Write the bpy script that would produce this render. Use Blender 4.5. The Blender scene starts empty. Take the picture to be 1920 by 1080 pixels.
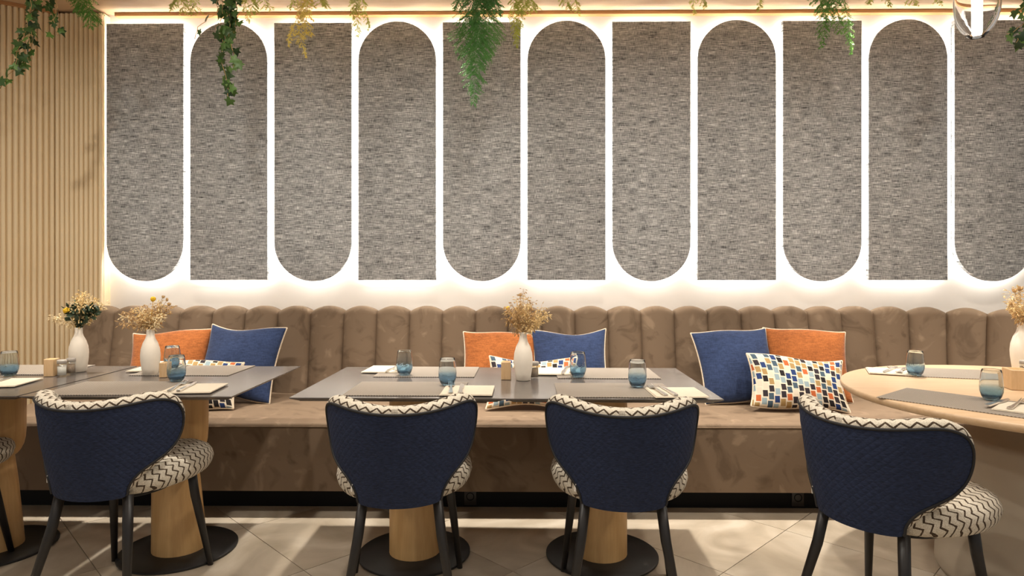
import bpy, bmesh, math, random
from mathutils import Vector, Matrix
PI = math.pi
R = math.radians
scene = bpy.context.scene
C = scene.collection

# ------------------------------------------------------------------ camera
F, U0, V0, CAMH, YAW = 1200.0, 960.0, 509.0, 1.2235, math.atan(13 / 1200)
cam = bpy.data.cameras.new('camera')
cam.sensor_width = 36.0
cam.lens = F / 1920 * 36.0
cam.shift_y = -(540 - V0) / 1920
cam.clip_start = 0.05
camo = bpy.data.objects.new('camera', cam)
camo.location = (0, 0, CAMH)
camo.rotation_euler = (PI / 2, 0, YAW)
C.objects.link(camo)
scene.camera = camo

# ------------------------------------------------------------------ world, lights, exposure
w = bpy.data.worlds.new('world')
scene.world = w
w.use_nodes = True
w.node_tree.nodes['Background'].inputs[0].default_value = (1.0, 0.965, 0.92, 1)
w.node_tree.nodes['Background'].inputs[1].default_value = 0.36
vs = scene.view_settings
vs.view_transform = 'Standard'
vs.look = 'None'
vs.exposure = 0.34
vs.gamma = 1.0
vs.use_curve_mapping = False
LED_STRENGTH = 36.0


def downlight_or_fill(x, y, power, size=0.10, spread=115, col=(1.0, 0.93, 0.83), z=2.93):
    l = bpy.data.lights.new('downlight_or_fill', 'AREA')
    l.shape = 'DISK'
    l.size = size
    l.energy = power
    l.color = col
    l.spread = R(spread)
    o = bpy.data.objects.new('downlight_or_fill', l)
    o.location = (x, y, z)
    C.objects.link(o)


for x in (-2.15, -0.55, 0.65, 1.95, 3.15):
    downlight_or_fill(x, 3.44, 8, 0.07, 52)
for x in (-2.6, -1.3, 0.0, 1.3, 2.6):
    downlight_or_fill(x, 2.10, 19, 0.12, 172)  # added fill row, spread wide to wash the wall panels
for x in (-2.2, 0.0, 2.2):
    downlight_or_fill(x, 0.6, 5, 0.2, 150)  # added fill near the camera, brightens walls and chairs from the front
    downlight_or_fill(x, -1.4, 10, 0.2, 160)  # added fill behind the camera, frontal light for the panels


# ------------------------------------------------------------------ pixel helpers (photo is 1920 x 1080)
def ray(u, v):
    x = (u - U0) / F
    y = -(v - V0) / F
    f = (-math.sin(YAW), math.cos(YAW))
    r = (math.cos(YAW), math.sin(YAW))
    return f[0] + x * r[0], f[1] + x * r[1], y


def atz(u, v, z):
    a, b, c = ray(u, v)
    t = (z - CAMH) / c
    return Vector((a * t, b * t, z))


def aty(u, v, Y):
    a, b, c = ray(u, v)
    t = Y / b
    return Vector((a * t, Y, CAMH + c * t))


# ------------------------------------------------------------------ materials
M = {}


def newmat(name):
    m = bpy.data.materials.new(name)
    m.use_nodes = True
    nt = m.node_tree
    b = nt.nodes['Principled BSDF']
    M[name] = m
    return m, nt, b


def N(nt, typ, **kw):
    n = nt.nodes.new(typ)
    for k, v in kw.items():
        setattr(n, k, v)
    return n


def mth(nt, op, a, b=None, c=None):
    n = N(nt, 'ShaderNodeMath', operation=op)
    for i, s in enumerate((a, b, c)):
        if s is None:
            continue
        if isinstance(s, (int, float)):
            n.inputs[i].default_value = s
        else:
            nt.links.new(s, n.inputs[i])
    return n.outputs[0]


def srgb(r, g, b):
    f = lambda c: (c / 255 / 12.92) if c / 255 <= 0.04045 else ((c / 255 + 0.055) / 1.055) ** 2.4
    return (f(r), f(g), f(b), 1)


def coords(nt, kind='Object', scale=(1, 1, 1), rot=(0, 0, 0)):
    tc = N(nt, 'ShaderNodeTexCoord')
    mp = N(nt, 'ShaderNodeMapping')
    mp.inputs['Scale'].default_value = scale
    mp.inputs['Rotation'].default_value = rot
    nt.links.new(tc.outputs[kind], mp.inputs['Vector'])
    return mp.outputs[0]


def noise(nt, vec, scale=5, detail=3, rough=0.5):
    n = N(nt, 'ShaderNodeTexNoise')
    n.inputs['Scale'].default_value = scale
    n.inputs['Detail'].default_value = detail
    n.inputs['Roughness'].default_value = rough
    if vec is not None:
        nt.links.new(vec, n.inputs['Vector'])
    return n.outputs['Fac']


def ramp(nt, fac, stops, interp='LINEAR'):
    n = N(nt, 'ShaderNodeValToRGB')
    n.color_ramp.interpolation = interp
    el = n.color_ramp.elements
    while len(el) < len(stops):
        el.new(0.5)
    for e, (p, c) in zip(el, stops):
        e.position = p
        e.color = c
    nt.links.new(fac, n.inputs[0])
    return n.outputs[0]


def mix(nt, fac, a, b, mode='MIX'):
    n = N(nt, 'ShaderNodeMix', data_type='RGBA', blend_type=mode)
    for i, s in ((0, fac), (6, a), (7, b)):
        if isinstance(s, (int, float)):
            n.inputs[i].default_value = s
        elif isinstance(s, tuple):
            n.inputs[i].default_value = s
        else:
            nt.links.new(s, n.inputs[i])
    return n.outputs[2]


def bump(nt, b, h, strength=0.3, dist=0.002):
    n = N(nt, 'ShaderNodeBump')
    n.inputs['Strength'].default_value = strength
    n.inputs['Distance'].default_value = dist
    nt.links.new(h, n.inputs['Height'])
    nt.links.new(n.outputs[0], b.inputs['Normal'])


def plain(name, col, rough=0.6, metal=0.0, var=0.0, scale=40, sheen=0.0, spec=0.5):
    m, nt, b = newmat(name)
    b.inputs['Roughness'].default_value = rough
    b.inputs['Metallic'].default_value = metal
    b.inputs['Specular IOR Level'].default_value = spec
    if sheen:
        b.inputs['Sheen Weight'].default_value = sheen
    if var:
        f = noise(nt, coords(nt), scale, 3)
        d = tuple(c * (1 - var) for c in col[:3]) + (1,)
        e = tuple(min(1, c * (1 + var)) for c in col[:3]) + (1,)
        nt.links.new(ramp(nt, f, [(0.3, d), (0.7, e)]), b.inputs['Base Color'])
    else:
        b.inputs['Base Color'].default_value = col
    return m


def wood(name, light, dark, scale=(18, 18, 1.2), rough=0.45):
    m, nt, b = newmat(name)
    v = coords(nt, 'Object', scale)
    f = noise(nt, v, 2.2, 5, 0.6)
    f2 = noise(nt, coords(nt, 'Object', tuple(s * 6 for s in scale)), 2.0, 2)
    c = ramp(nt, f, [(0.3, dark), (0.7, light)])
    c = mix(nt, 0.15, c, ramp(nt, f2, [(0.35, dark), (0.65, light)]))
    nt.links.new(c, b.inputs['Base Color'])
    b.inputs['Roughness'].default_value = rough
    return m


plain('white_wall', srgb(240, 234, 226), 0.7, var=0.02, scale=6)
wood('slat_wood', srgb(240, 220, 182), srgb(226, 202, 162), (30, 30, 1.0), 0.5)
wood('ceiling_wood', srgb(220, 192, 158), srgb(204, 172, 134), (1.2, 18, 18), 0.5)
wood('trim_wood', srgb(190, 140, 88), srgb(168, 118, 70), (1.2, 18, 18), 0.5)
wood('column_wood', srgb(214, 174, 118), srgb(190, 148, 94), (16, 16, 1.0), 0.45)
wood('round_wood', srgb(208, 180, 146), srgb(192, 160, 124), (1.6, 20, 20), 0.4)
wood('block_wood', srgb(212, 180, 138), srgb(194, 158, 114), (40, 40, 6), 0.5)
plain('black_metal', srgb(27, 25, 24), 0.5, var=0.1)
plain('black_wood', srgb(25, 22, 21), 0.45, var=0.12, scale=60)
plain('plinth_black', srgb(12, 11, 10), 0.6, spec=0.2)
plain('outlet_grey', srgb(44, 38, 34), 0.4)
plain('chair_piping', srgb(26, 24, 24), 0.7)
plain('pillow_piping', srgb(205, 188, 164), 0.8, var=0.15, scale=120)
plain('vase_white', srgb(232, 222, 206), 0.55, var=0.02)
plain('napkin', srgb(206, 194, 174), 0.85, var=0.03, scale=60)
plain('steel', srgb(228, 224, 220), 0.28, metal=1.0)
plain('greige', srgb(172, 160, 142), 0.7, var=0.04, scale=4)
plain('tag_white', srgb(220, 214, 204), 0.6)
plain('straw', srgb(216, 186, 130), 0.8, var=0.25, scale=90)
plain('straw_pale', srgb(234, 212, 168), 0.8, var=0.2, scale=90)
plain('straw_dark', srgb(186, 150, 100), 0.8, var=0.2, scale=90)
plain('flower_yellow', srgb(226, 178, 30), 0.8, var=0.2, scale=150)
plain('leaf_dark', srgb(44, 62, 36), 0.6, var=0.3, scale=60)
plain('salt', srgb(232, 226, 214), 0.8)
plain('pepper', srgb(150, 128, 104), 0.8, var=0.4, scale=300)
plain('lid_grey', srgb(168, 160, 150), 0.4)
plain('chair_under', srgb(24, 22, 21), 0.8)


def leafmat(name, a, b_, trans=0.25):
    m, nt, b = newmat(name)
    oi = N(nt, 'ShaderNodeObjectInfo')
    f = noise(nt, coords(nt), 25, 2)
    f = mth(nt, 'ADD', mth(nt, 'MULTIPLY', oi.outputs['Random'], 0.6), mth(nt, 'MULTIPLY', f, 0.4))
    nt.links.new(ramp(nt, f, [(0.2, a), (0.8, b_)]), b.inputs['Base Color'])
    b.inputs['Roughness'].default_value = 0.45
    tr = N(nt, 'ShaderNodeBsdfTranslucent')
    nt.links.new(b.inputs['Base Color'].links[0].from_socket, tr.inputs['Color'])
    ms = N(nt, 'ShaderNodeMixShader')
    ms.inputs[0].default_value = trans
    nt.links.new(b.outputs[0], ms.inputs[1])
    nt.links.new(tr.outputs[0], ms.inputs[2])
    nt.links.new(ms.outputs[0], nt.nodes['Material Output'].inputs['Surface'])
    return m


leafmat('ivy_leaf', srgb(34, 58, 30), srgb(96, 132, 62))
leafmat('fern_green', srgb(84, 140, 56), srgb(130, 182, 84), .45)
leafmat('fern_dark', srgb(76, 134, 66), srgb(116, 172, 88), .45)
leafmat('fern_lime', srgb(178, 186, 78), srgb(218, 220, 118), .45)
leafmat('fern_yellow', srgb(216, 198, 92), srgb(240, 226, 136), .45)


def mk_stone():
    m, nt, b = newmat('stone_tile')
    v = coords(nt, 'Object', (1, 1, 1))
    oi = N(nt, 'ShaderNodeObjectInfo')
    vm = N(nt, 'ShaderNodeVectorMath', operation='ADD')
    cb = N(nt, 'ShaderNodeCombineXYZ')
    nt.links.new(mth(nt, 'MULTIPLY', oi.outputs['Random'], 37), cb.inputs[0])
    nt.links.new(v, vm.inputs[0])
    nt.links.new(cb.outputs[0], vm.inputs[1])
    n1 = N(nt, 'ShaderNodeTexNoise')
    n1.inputs['Scale'].default_value = 3.0
    n1.inputs['Detail'].default_value = 6
    n1.inputs['Distortion'].default_value = 1.4
    nt.links.new(vm.outputs[0], n1.inputs['Vector'])
    c = ramp(nt, n1.outputs[0], [(0.3, srgb(160, 146, 126)), (0.5, srgb(180, 166, 146)), (0.72, srgb(200, 188, 170))])
    tone = mth(nt, 'ADD', mth(nt, 'MULTIPLY', oi.outputs['Random'], 0.16), 0.9)
    cc = N(nt, 'ShaderNodeCombineXYZ')
    for i in range(3):
        nt.links.new(tone, cc.inputs[i])
    c = mix(nt, 1.0, c, cc.outputs[0], 'MULTIPLY')
    nt.links.new(c, b.inputs['Base Color'])
    b.inputs['Roughness'].default_value = 0.38


mk_stone()
plain('grout', srgb(84, 73, 62), 0.9)


def mk_panel():
    m, nt, b = newmat('panel_fabric')
    oi = N(nt, 'ShaderNodeObjectInfo')
    v = coords(nt, 'Object', (1, 1, 1))
    cb = N(nt, 'ShaderNodeCombineXYZ')
    nt.links.new(mth(nt, 'MULTIPLY', oi.outputs['Random'], 50), cb.inputs[0])
    vm = N(nt, 'ShaderNodeVectorMath', operation='ADD')
    nt.links.new(v, vm.inputs[0])
    nt.links.new(cb.outputs[0], vm.inputs[1])

    def sn(sc, s=1, d=2):
        mp = N(nt, 'ShaderNodeMapping')
        mp.inputs['Scale'].default_value = sc
        nt.links.new(vm.outputs[0], mp.inputs['Vector'])
        return noise(nt, mp.outputs[0], s, d, 0.6)
    h = sn((15, 10, 250))       # weft slubs
    ve = sn((260, 10, 30))      # warp
    big = sn((5, 5, 28), 1, 2)
    f = mth(nt, 'ADD', mth(nt, 'ADD', mth(nt, 'MULTIPLY', h, 0.60), mth(nt, 'MULTIPLY', ve, 0.38)), mth(nt, 'MULTIPLY', big, 0.17))
    c = ramp(nt, f, [(0.435, srgb(66, 67, 67)), (0.53, srgb(150, 151, 151)), (0.63, srgb(196, 197, 196)), (0.73, srgb(252, 252, 250))])
    nt.links.new(c, b.inputs['Base Color'])
    b.inputs['Roughness'].default_value = 0.9
    b.inputs['Specular IOR Level'].default_value = 0.2
    bump(nt, b, f, 0.25, 0.002)


mk_panel()


def mk_velvet(name, dark, mid, light):
    m, nt, b = newmat(name)
    v = coords(nt, 'Object')
    n = N(nt, 'ShaderNodeTexNoise')
    n.inputs['Scale'].default_value = 5.0
    n.inputs['Detail'].default_value = 4
    n.inputs['Distortion'].default_value = 1.8
    oi = N(nt, 'ShaderNodeObjectInfo')
    cb = N(nt, 'ShaderNodeCombineXYZ')
    nt.links.new(mth(nt, 'MULTIPLY', oi.outputs['Random'], 20), cb.inputs[1])
    vm = N(nt, 'ShaderNodeVectorMath', operation='ADD')
    nt.links.new(v, vm.inputs[0])
    nt.links.new(cb.outputs[0], vm.inputs[1])
    nt.links.new(vm.outputs[0], n.inputs['Vector'])
    c = ramp(nt, n.outputs[0], [(0.32, dark), (0.46, mid), (0.60, mid), (0.72, light)])
    nt.links.new(c, b.inputs['Base Color'])
    b.inputs['Roughness'].default_value = 0.8
    b.inputs['Specular IOR Level'].default_value = 0.2
    b.inputs['Sheen Weight'].default_value = 0.35
    b.inputs['Sheen Roughness'].default_value = 0.4
    b.inputs['Sheen Tint'].default_value = mid


mk_velvet('velvet', srgb(100, 83, 66), srgb(120, 101, 82), srgb(140, 120, 99))


def mk_cloth(name, a, c_, sc=(1, 1, 1)):
    m, nt, b = newmat(name)
    f = noise(nt, coords(nt, 'Object', (30, 30, 160)), 1, 2)
    f2 = noise(nt, coords(nt, 'Object', (160, 160, 30)), 1, 2)
    f3 = noise(nt, coords(nt), 7, 2)
    s = mth(nt, 'ADD', mth(nt, 'ADD', mth(nt, 'MULTIPLY', f, 0.4), mth(nt, 'MULTIPLY', f2, 0.3)), mth(nt, 'MULTIPLY', f3, 0.3))
    nt.links.new(ramp(nt, s, [(0.36, a), (0.64, c_)]), b.inputs['Base Color'])
    b.inputs['Roughness'].default_value = 0.85
    b.inputs['Specular IOR Level'].default_value = 0.2
    b.inputs['Sheen Weight'].default_value = 0.15
    bump(nt, b, s, 0.3, 0.002)


mk_cloth('pillow_orange', srgb(122, 67, 27), srgb(168, 98, 47))
mk_cloth('pillow_blue', srgb(28, 40, 68), srgb(48, 63, 98))


def uvxy(nt):
    tc = N(nt, 'ShaderNodeTexCoord')
    s = N(nt, 'ShaderNodeSeparateXYZ')
    nt.links.new(tc.outputs['UV'], s.inputs[0])
    return s.outputs[0], s.outputs[1]


def mk_zigzag():
    m, nt, b = newmat('zigzag_fabric')
    u, v = uvxy(nt)
    wob = noise(nt, coords(nt, 'Object'), 60, 2)
    lam, amp, per = 0.044, 0.020, 0.036
    tri = mth(nt, 'PINGPONG', mth(nt, 'DIVIDE', u, lam), 0.5)
    val = mth(nt, 'ADD', v, mth(nt, 'MULTIPLY', tri, amp * 2))
    val = mth(nt, 'ADD', val, mth(nt, 'MULTIPLY', wob, 0.006))
    fr = mth(nt, 'FRACT', mth(nt, 'DIVIDE', val, per))
    mask = mth(nt, 'LESS_THAN', fr, 0.25)
    wv = noise(nt, coords(nt, 'Object', (1, 1, 1)), 260, 2)
    light = ramp(nt, wv, [(0.3, srgb(178, 168, 150)), (0.7, srgb(218, 210, 194))])
    dark = ramp(nt, wv, [(0.3, srgb(44, 34, 27)), (0.7, srgb(92, 76, 60))])
    nt.links.new(mix(nt, mask, light, dark), b.inputs['Base Color'])
    b.inputs['Roughness'].default_value = 0.9
    b.inputs['Specular IOR Level'].default_value = 0.2
    bump(nt, b, wv, 0.4, 0.002)


mk_zigzag()


def mk_quilt():
    m, nt, b = newmat('navy_quilt')
    u, v = uvxy(nt)
    p = PI / 0.024
    a = mth(nt, 'ABSOLUTE', mth(nt, 'SINE', mth(nt, 'MULTIPLY', mth(nt, 'ADD', u, v), p)))
    c = mth(nt, 'ABSOLUTE', mth(nt, 'SINE', mth(nt, 'MULTIPLY', mth(nt, 'SUBTRACT', u, v), p)))
    h = mth(nt, 'POWER', mth(nt, 'MULTIPLY', a, c), 0.5)
    f = noise(nt, coords(nt, 'Object', (60, 60, 400)), 1, 2)
    nt.links.new(ramp(nt, f, [(0.3, srgb(26, 33, 52)), (0.7, srgb(41, 51, 78))]), b.inputs['Base Color'])
    b.inputs['Roughness'].default_value = 0.8
    b.inputs['Specular IOR Level'].default_value = 0.25
    hh = mth(nt, 'ADD', h, mth(nt, 'MULTIPLY', f, 0.25))
    bump(nt, b, hh, 0.35, 0.004)


mk_quilt()


def mk_mosaic():
    m, nt, b = newmat('pillow_mosaic')
    u, v = uvxy(nt)
    cu, cv = 0.033, 0.041
    x = mth(nt, 'DIVIDE', u, cu)
    col = mth(nt, 'FLOOR', x)
    y = mth(nt, 'ADD', mth(nt, 'DIVIDE', v, cv), mth(nt, 'MULTIPLY', col, 0.37))
    row = mth(nt, 'FLOOR', y)
    fx = mth(nt, 'SUBTRACT', mth(nt, 'FRACT', x), 0.5)
    fy = mth(nt, 'SUBTRACT', mth(nt, 'FRACT', y), 0.5)
    fx = mth(nt, 'ADD', fx, mth(nt, 'MULTIPLY', fy, 0.18))
    mk = mth(nt, 'MULTIPLY', mth(nt, 'LESS_THAN', mth(nt, 'ABSOLUTE', fx), 0.40), mth(nt, 'LESS_THAN', mth(nt, 'ABSOLUTE', fy), 0.42))
    cb = N(nt, 'ShaderNodeCombineXYZ')
    nt.links.new(col, cb.inputs[0])
    nt.links.new(row, cb.inputs[1])
    wn = N(nt, 'ShaderNodeTexWhiteNoise', noise_dimensions='2D')
    nt.links.new(cb.outputs[0], wn.inputs[0])
    pal = [srgb(32, 28, 28), srgb(36, 54, 96), srgb(170, 88, 48), srgb(150, 122, 78), srgb(62, 78, 90), srgb(192, 180, 162), srgb(130, 146, 150), srgb(44, 38, 42)]
    c = ramp(nt, wn.outputs[0], [(i / 8, p) for i, p in enumerate(pal)], 'CONSTANT')
    nt.links.new(mix(nt, mk, srgb(202, 190, 170), c), b.inputs['Base Color'])
    b.inputs['Roughness'].default_value = 0.85
    b.inputs['Specular IOR Level'].default_value = 0.2


mk_mosaic()


def mk_table():
    m, nt, b = newmat('table_slate')
    f = noise(nt, coords(nt, 'Object', (3, 14, 3)), 3, 5)
    nt.links.new(ramp(nt, f, [(0.3, srgb(80, 74, 70)), (0.7, srgb(104, 97, 92))]), b.inputs['Base Color'])
    b.inputs['Roughness'].default_value = 0.20
    b.inputs['Specular IOR Level'].default_value = 1.0


mk_table()


def mk_mat(name, a, c_):
    m, nt, b = newmat(name)
    ch = N(nt, 'ShaderNodeTexChecker')
    ch.inputs['Scale'].default_value = 1.0
    nt.links.new(coords(nt, 'Object', (190, 190, 1)), ch.inputs['Vector'])
    ch.inputs['Color1'].default_value = a
    ch.inputs['Color2'].default_value = c_
    nt.links.new(ch.outputs[0], b.inputs['Base Color'])
    b.inputs['Roughness'].default_value = 0.6
    bump(nt, b, ch.outputs[1], 0.4, 0.001)


mk_mat('placemat', srgb(108, 98, 88), srgb(158, 147, 133))


def mk_glass():
    m, nt, b = newmat('blue_glass')
    tc = N(nt, 'ShaderNodeTexCoord')
    s = N(nt, 'ShaderNodeSeparateXYZ')
    nt.links.new(tc.outputs['Object'], s.inputs[0])
    z = mth(nt, 'DIVIDE', s.outputs[2], 0.11)
    c = ramp(nt, z, [(0.05, srgb(150, 188, 214)), (0.40, srgb(186, 212, 230)), (0.52, srgb(232, 240, 244)), (1.0, srgb(244, 248, 249))])
    nt.links.new(c, b.inputs['Base Color'])
    b.inputs['Transmission Weight'].default_value = 1.0
    b.inputs['Roughness'].default_value = 0.02
    b.inputs['IOR'].default_value = 1.42
    vo = N(nt, 'ShaderNodeTexVoronoi')
    vo.inputs['Scale'].default_value = 140
    nt.links.new(tc.outputs['Object'], vo.inputs['Vector'])
    lo = mth(nt, 'LESS_THAN', z, 0.45)
    bump(nt, b, mth(nt, 'MULTIPLY', vo.outputs['Distance'], lo), 0.25, 0.002)
    m2, nt2, b2 = newmat('clear_glass')
    b2.inputs['Base Color'].default_value = (1, 1, 1, 1)
    b2.inputs['Transmission Weight'].default_value = 1.0
    b2.inputs['Roughness'].default_value = 0.0
    b2.inputs['IOR'].default_value = 1.45


mk_glass()


def emit(name, col, st):
    m, nt, b = newmat(name)
    b.inputs['Base Color'].default_value = (0.8, 0.8, 0.8, 1)
    b.inputs['Emission Color'].default_value = col
    b.inputs['Emission Strength'].default_value = st


def mk_thin():
    m, nt, b = newmat('thin_glass')
    tr = N(nt, 'ShaderNodeBsdfTransparent')
    tr.inputs[0].default_value = (.95, .96, .96, 1)
    gl = N(nt, 'ShaderNodeBsdfGlossy')
    gl.inputs['Roughness'].default_value = 0.05
    ms = N(nt, 'ShaderNodeMixShader')
    ms.inputs[0].default_value = 0.10
    nt.links.new(tr.outputs[0], ms.inputs[1])
    nt.links.new(gl.outputs[0], ms.inputs[2])
    nt.links.new(ms.outputs[0], nt.nodes['Material Output'].inputs['Surface'])


mk_thin()
emit('led', (1.0, 0.95, 0.87, 1), LED_STRENGTH)
emit('lamp_tube', (1.0, 0.95, 0.86, 1), 6.0)


# ------------------------------------------------------------------ object helpers
def tag(o, label=None, cat=None, group=None, kind=None):
    if label: o['label'] = label
    if cat: o['category'] = cat
    if group: o['group'] = group
    if kind: o['kind'] = kind
    return o


def thing(name, label, cat, loc=(0, 0, 0), rz=0, group=None):
    o = bpy.data.objects.new(name, None)
    o.empty_display_size = 0.1
    C.objects.link(o)
    o.location = loc
    o.rotation_euler = (0, 0, rz)
    return tag(o, label, cat, group)


def obj(name, vf, mat, parent=None, smooth=True, uvs=None, loc=None, rot=None):
    me = bpy.data.meshes.new(name)
    if isinstance(vf, bmesh.types.BMesh):
        vf.to_mesh(me)
        vf.free()
    else:
        me.from_pydata([tuple(v) for v in vf[0]], [], vf[1])
        bm = bmesh.new()
        bm.from_mesh(me)
        bmesh.ops.recalc_face_normals(bm, faces=bm.faces)
        bm.to_mesh(me)
        bm.free()
    if uvs is not None:
        ul = me.uv_layers.new(name='UVMap')
        for lp in me.loops:
            ul.data[lp.index].uv = uvs[lp.vertex_index]
    if smooth:
        for p in me.polygons:
            p.use_smooth = True
    me.materials.append(M[mat])
    o = bpy.data.objects.new(name, me)
    C.objects.link(o)
    if parent: o.parent = parent
    if loc is not None: o.location = loc
    if rot is not None: o.rotation_euler = rot
    return o


def copy_tree(o, parent=None):
    c = o.copy()
    C.objects.link(c)
    c.parent = parent
    for ch in list(o.children):
        copy_tree(ch, c)
    return c


def box(x0, x1, y0, y1, z0, z1, bev=0.0, seg=2):
    bm = bmesh.new()
    bmesh.ops.create_cube(bm, size=1)
    for v in bm.verts:
        v.co = Vector((x0 + (v.co.x + .5) * (x1 - x0), y0 + (v.co.y + .5) * (y1 - y0), z0 + (v.co.z + .5) * (z1 - z0)))
    if bev:
        bmesh.ops.bevel(bm, geom=list(bm.edges), offset=bev, segments=seg, affect='EDGES', profile=0.5)
    return bm


def sharp(o, ang=35):
    me = o.data
    bm = bmesh.new()
    bm.from_mesh(me)
    for e in bm.edges:
        if len(e.link_faces) == 2 and e.calc_face_angle(0) > R(ang):
            e.smooth = False
    bm.to_mesh(me)
    bm.free()
    return o


def lathe(prof, n=32, cap=True):
    vs, fs = [], []
    for (r, z) in prof:
        for i in range(n):
            a = 2 * PI * i / n
            vs.append((r * math.cos(a), r * math.sin(a), z))
    for k in range(len(prof) - 1):
        for i in range(n):
            j = (i + 1) % n
            fs.append((k * n + i, k * n + j, (k + 1) * n + j, (k + 1) * n + i))
    if cap:
        fs.append(tuple(range(n)))
        fs.append(tuple((len(prof) - 1) * n + i for i in range(n)))
    return vs, fs


def tube(path, rad, n=6, closed=False, vf=None):
    vs, fs = vf if vf else ([], [])
    P = [Vector(p) for p in path]
    m = len(P)
    base = len(vs)
    up = None
    for i, p in enumerate(P):
        if closed:
            t = P[(i + 1) % m] - P[i - 1]
        else:
            t = P[min(i + 1, m - 1)] - P[max(i - 1, 0)]
        if t.length < 1e-9: t = Vector((0, 0, 1))
        t.normalize()
        if up is None:
            up = t.orthogonal().normalized()
        up = (up - t * up.dot(t))
        if up.length < 1e-6: up = t.orthogonal()
        up.normalize()
        sd = t.cross(up)
        r = rad[i] if isinstance(rad, (list, tuple)) else rad
        for k in range(n):
            a = 2 * PI * k / n
            vs.append(p + (up * math.cos(a) + sd * math.sin(a)) * r)
    rng = m if closed else m - 1
    for i in range(rng):
        i2 = (i + 1) % m
        for k in range(n):
            k2 = (k + 1) % n
            fs.append((base + i * n + k, base + i * n + k2, base + i2 * n + k2, base + i2 * n + k))
    if not closed:
        fs.append(tuple(base + k for k in range(n)))
        fs.append(tuple(base + (m - 1) * n + k for k in range(n)))
    return vs, fs


def struct(o):
    o['kind'] = 'structure'
    return o


# ------------------------------------------------------------------ room shell
WALLY = 4.27
CEIL = 2.945
XL = -3.07                       # where the slatted return meets the angled wall
random.seed(3)

fl = struct(obj('floor', box(-5.5, 5.5, -4, 5.0, -0.15, -0.006), 'grout', smooth=False))
TS = 0.605
tile_me = None
c45 = math.sqrt(.5)
for i in range(-8, 14):
    for j in range(-12, 6):
        # tile corner lattice: X+Y = 1.73 + .8556 i ; X-Y = -3.49 + .8556 j
        s = 1.73 + 0.8556 * (i + .5)
        d = -3.49 + 0.8556 * (j + .5)
        x, y = (s + d) / 2, (s - d) / 2
        if not (-3.9 < x < 4.3 and 0.2 < y < 4.4): continue
        if tile_me is None:
            o = obj('tile', box(-TS / 2 + .0015, TS / 2 - .0015, -TS / 2 + .0015, TS / 2 - .0015, -0.012, 0), 'stone_tile', fl, smooth=False)
            tile_me = o.data
        else:
            o = bpy.data.objects.new('tile', tile_me)
            C.objects.link(o)
            o.parent = fl
        o.location = (x, y, 0)
        o.rotation_euler = (0, 0, PI / 4 + random.choice((0, 1, 2, 3)) * PI / 2)

wb = struct(obj('wall_back', box(XL - 0.6, 5.5, WALLY, WALLY + .15, -0.006, CEIL + .2), 'white_wall', smooth=False))
struct(obj('ceiling', box(-5.5, 5.5, -4, WALLY + .15, CEIL, CEIL + .1), 'ceiling_wood', smooth=False))
struct(obj('trim_1', box(-2.69, 5.5, WALLY - .045, WALLY, 2.921, CEIL, 0.003, 1), 'trim_wood', smooth=False))

# half-round slats
PITCH = 0.0318


def slat_mesh(z0, z1):
    prof = []
    n = 8
    r = PITCH * .44
    for k in range(n + 1):
        a = PI * k / n
        prof.append((-r * math.cos(a), -0.023 * math.sin(a) ** .8))
    vs, fs = [], []
    for z in (z0, z1):
        for (x, y) in prof: vs.append((x, y, z))
    m = len(prof)
    for k in range(m - 1): fs.append((k, k + 1, m + k + 1, m + k))
    fs += [tuple(range(m)), tuple(range(m, 2 * m)), (0, m - 1, 2 * m - 1, m)]
    return vs, fs


SLY = WALLY - 0.065
x_edge = aty(195, 300, SLY).x
back = struct(obj('wall_return', box(XL - .02, x_edge, SLY, WALLY, 0, 2.93), 'slat_wood', smooth=False))
sl0 = None
k = 0
x = x_edge - PITCH / 2
while x > XL:
    if sl0 is None:
        o = obj('slat', slat_mesh(0.0, 2.925), 'slat_wood', back)
        sharp(o, 50)
        sl0 = o.data
    else:
        o = bpy.data.objects.new('slat', sl0)
        C.objects.link(o)
        o.parent = back
    o.location = (x, SLY, 0)
    x -= PITCH
ANG = R(34)
wl = struct(obj('wall_left', box(-2.2, 0.0, 0, .12, -0.006, CEIL + .1), 'slat_wood', smooth=False))
wl.location = (XL, SLY, 0)
wl.rotation_euler = (0, 0, ANG)
for k in range(34):
    o = bpy.data.objects.new('slat', sl0)
    C.objects.link(o)
    o.parent = wl
    o.location = (-(k + .5) * PITCH, 0, 0)
struct(obj('trim_2', (lambda: box(-2.2, 0.02, -.03, 0, 2.921, CEIL, 0.003, 1))(), 'trim_wood', smooth=False))
t2 = bpy.data.objects['trim_2']
t2.location = (XL, SLY, 0)
t2.rotation_euler = (0, 0, ANG)

# ------------------------------------------------------------------ backlit wall panels
PY = 4.20
xa, xb = aty(199, 300, PY).x, aty(1790, 300, PY).x
PP = (xb - xa) / 10
PW = PP * 0.922
ZT, ZB = 2.862, 1.167


def panel_outline(up, inset=0.0):
    h = PW / 2 - inset
    zt, zb = ZT - inset, ZB + inset
    pts = []
    n = 28
    if up:      # arched top, square foot
        zt += .008
        pts = [(-h, zb), (h, zb)]
        for k in range(n + 1):
            a = PI * k / n
            pts.append((h * math.cos(a), zt - h + h * math.sin(a)))
    else:
        zb -= .008
        pts = [(h, zt), (-h, zt)]
        for k in range(n + 1):
            a = PI + PI * k / n
            pts.append((h * math.cos(a), zb + h + h * math.sin(a)))
    return pts


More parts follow.
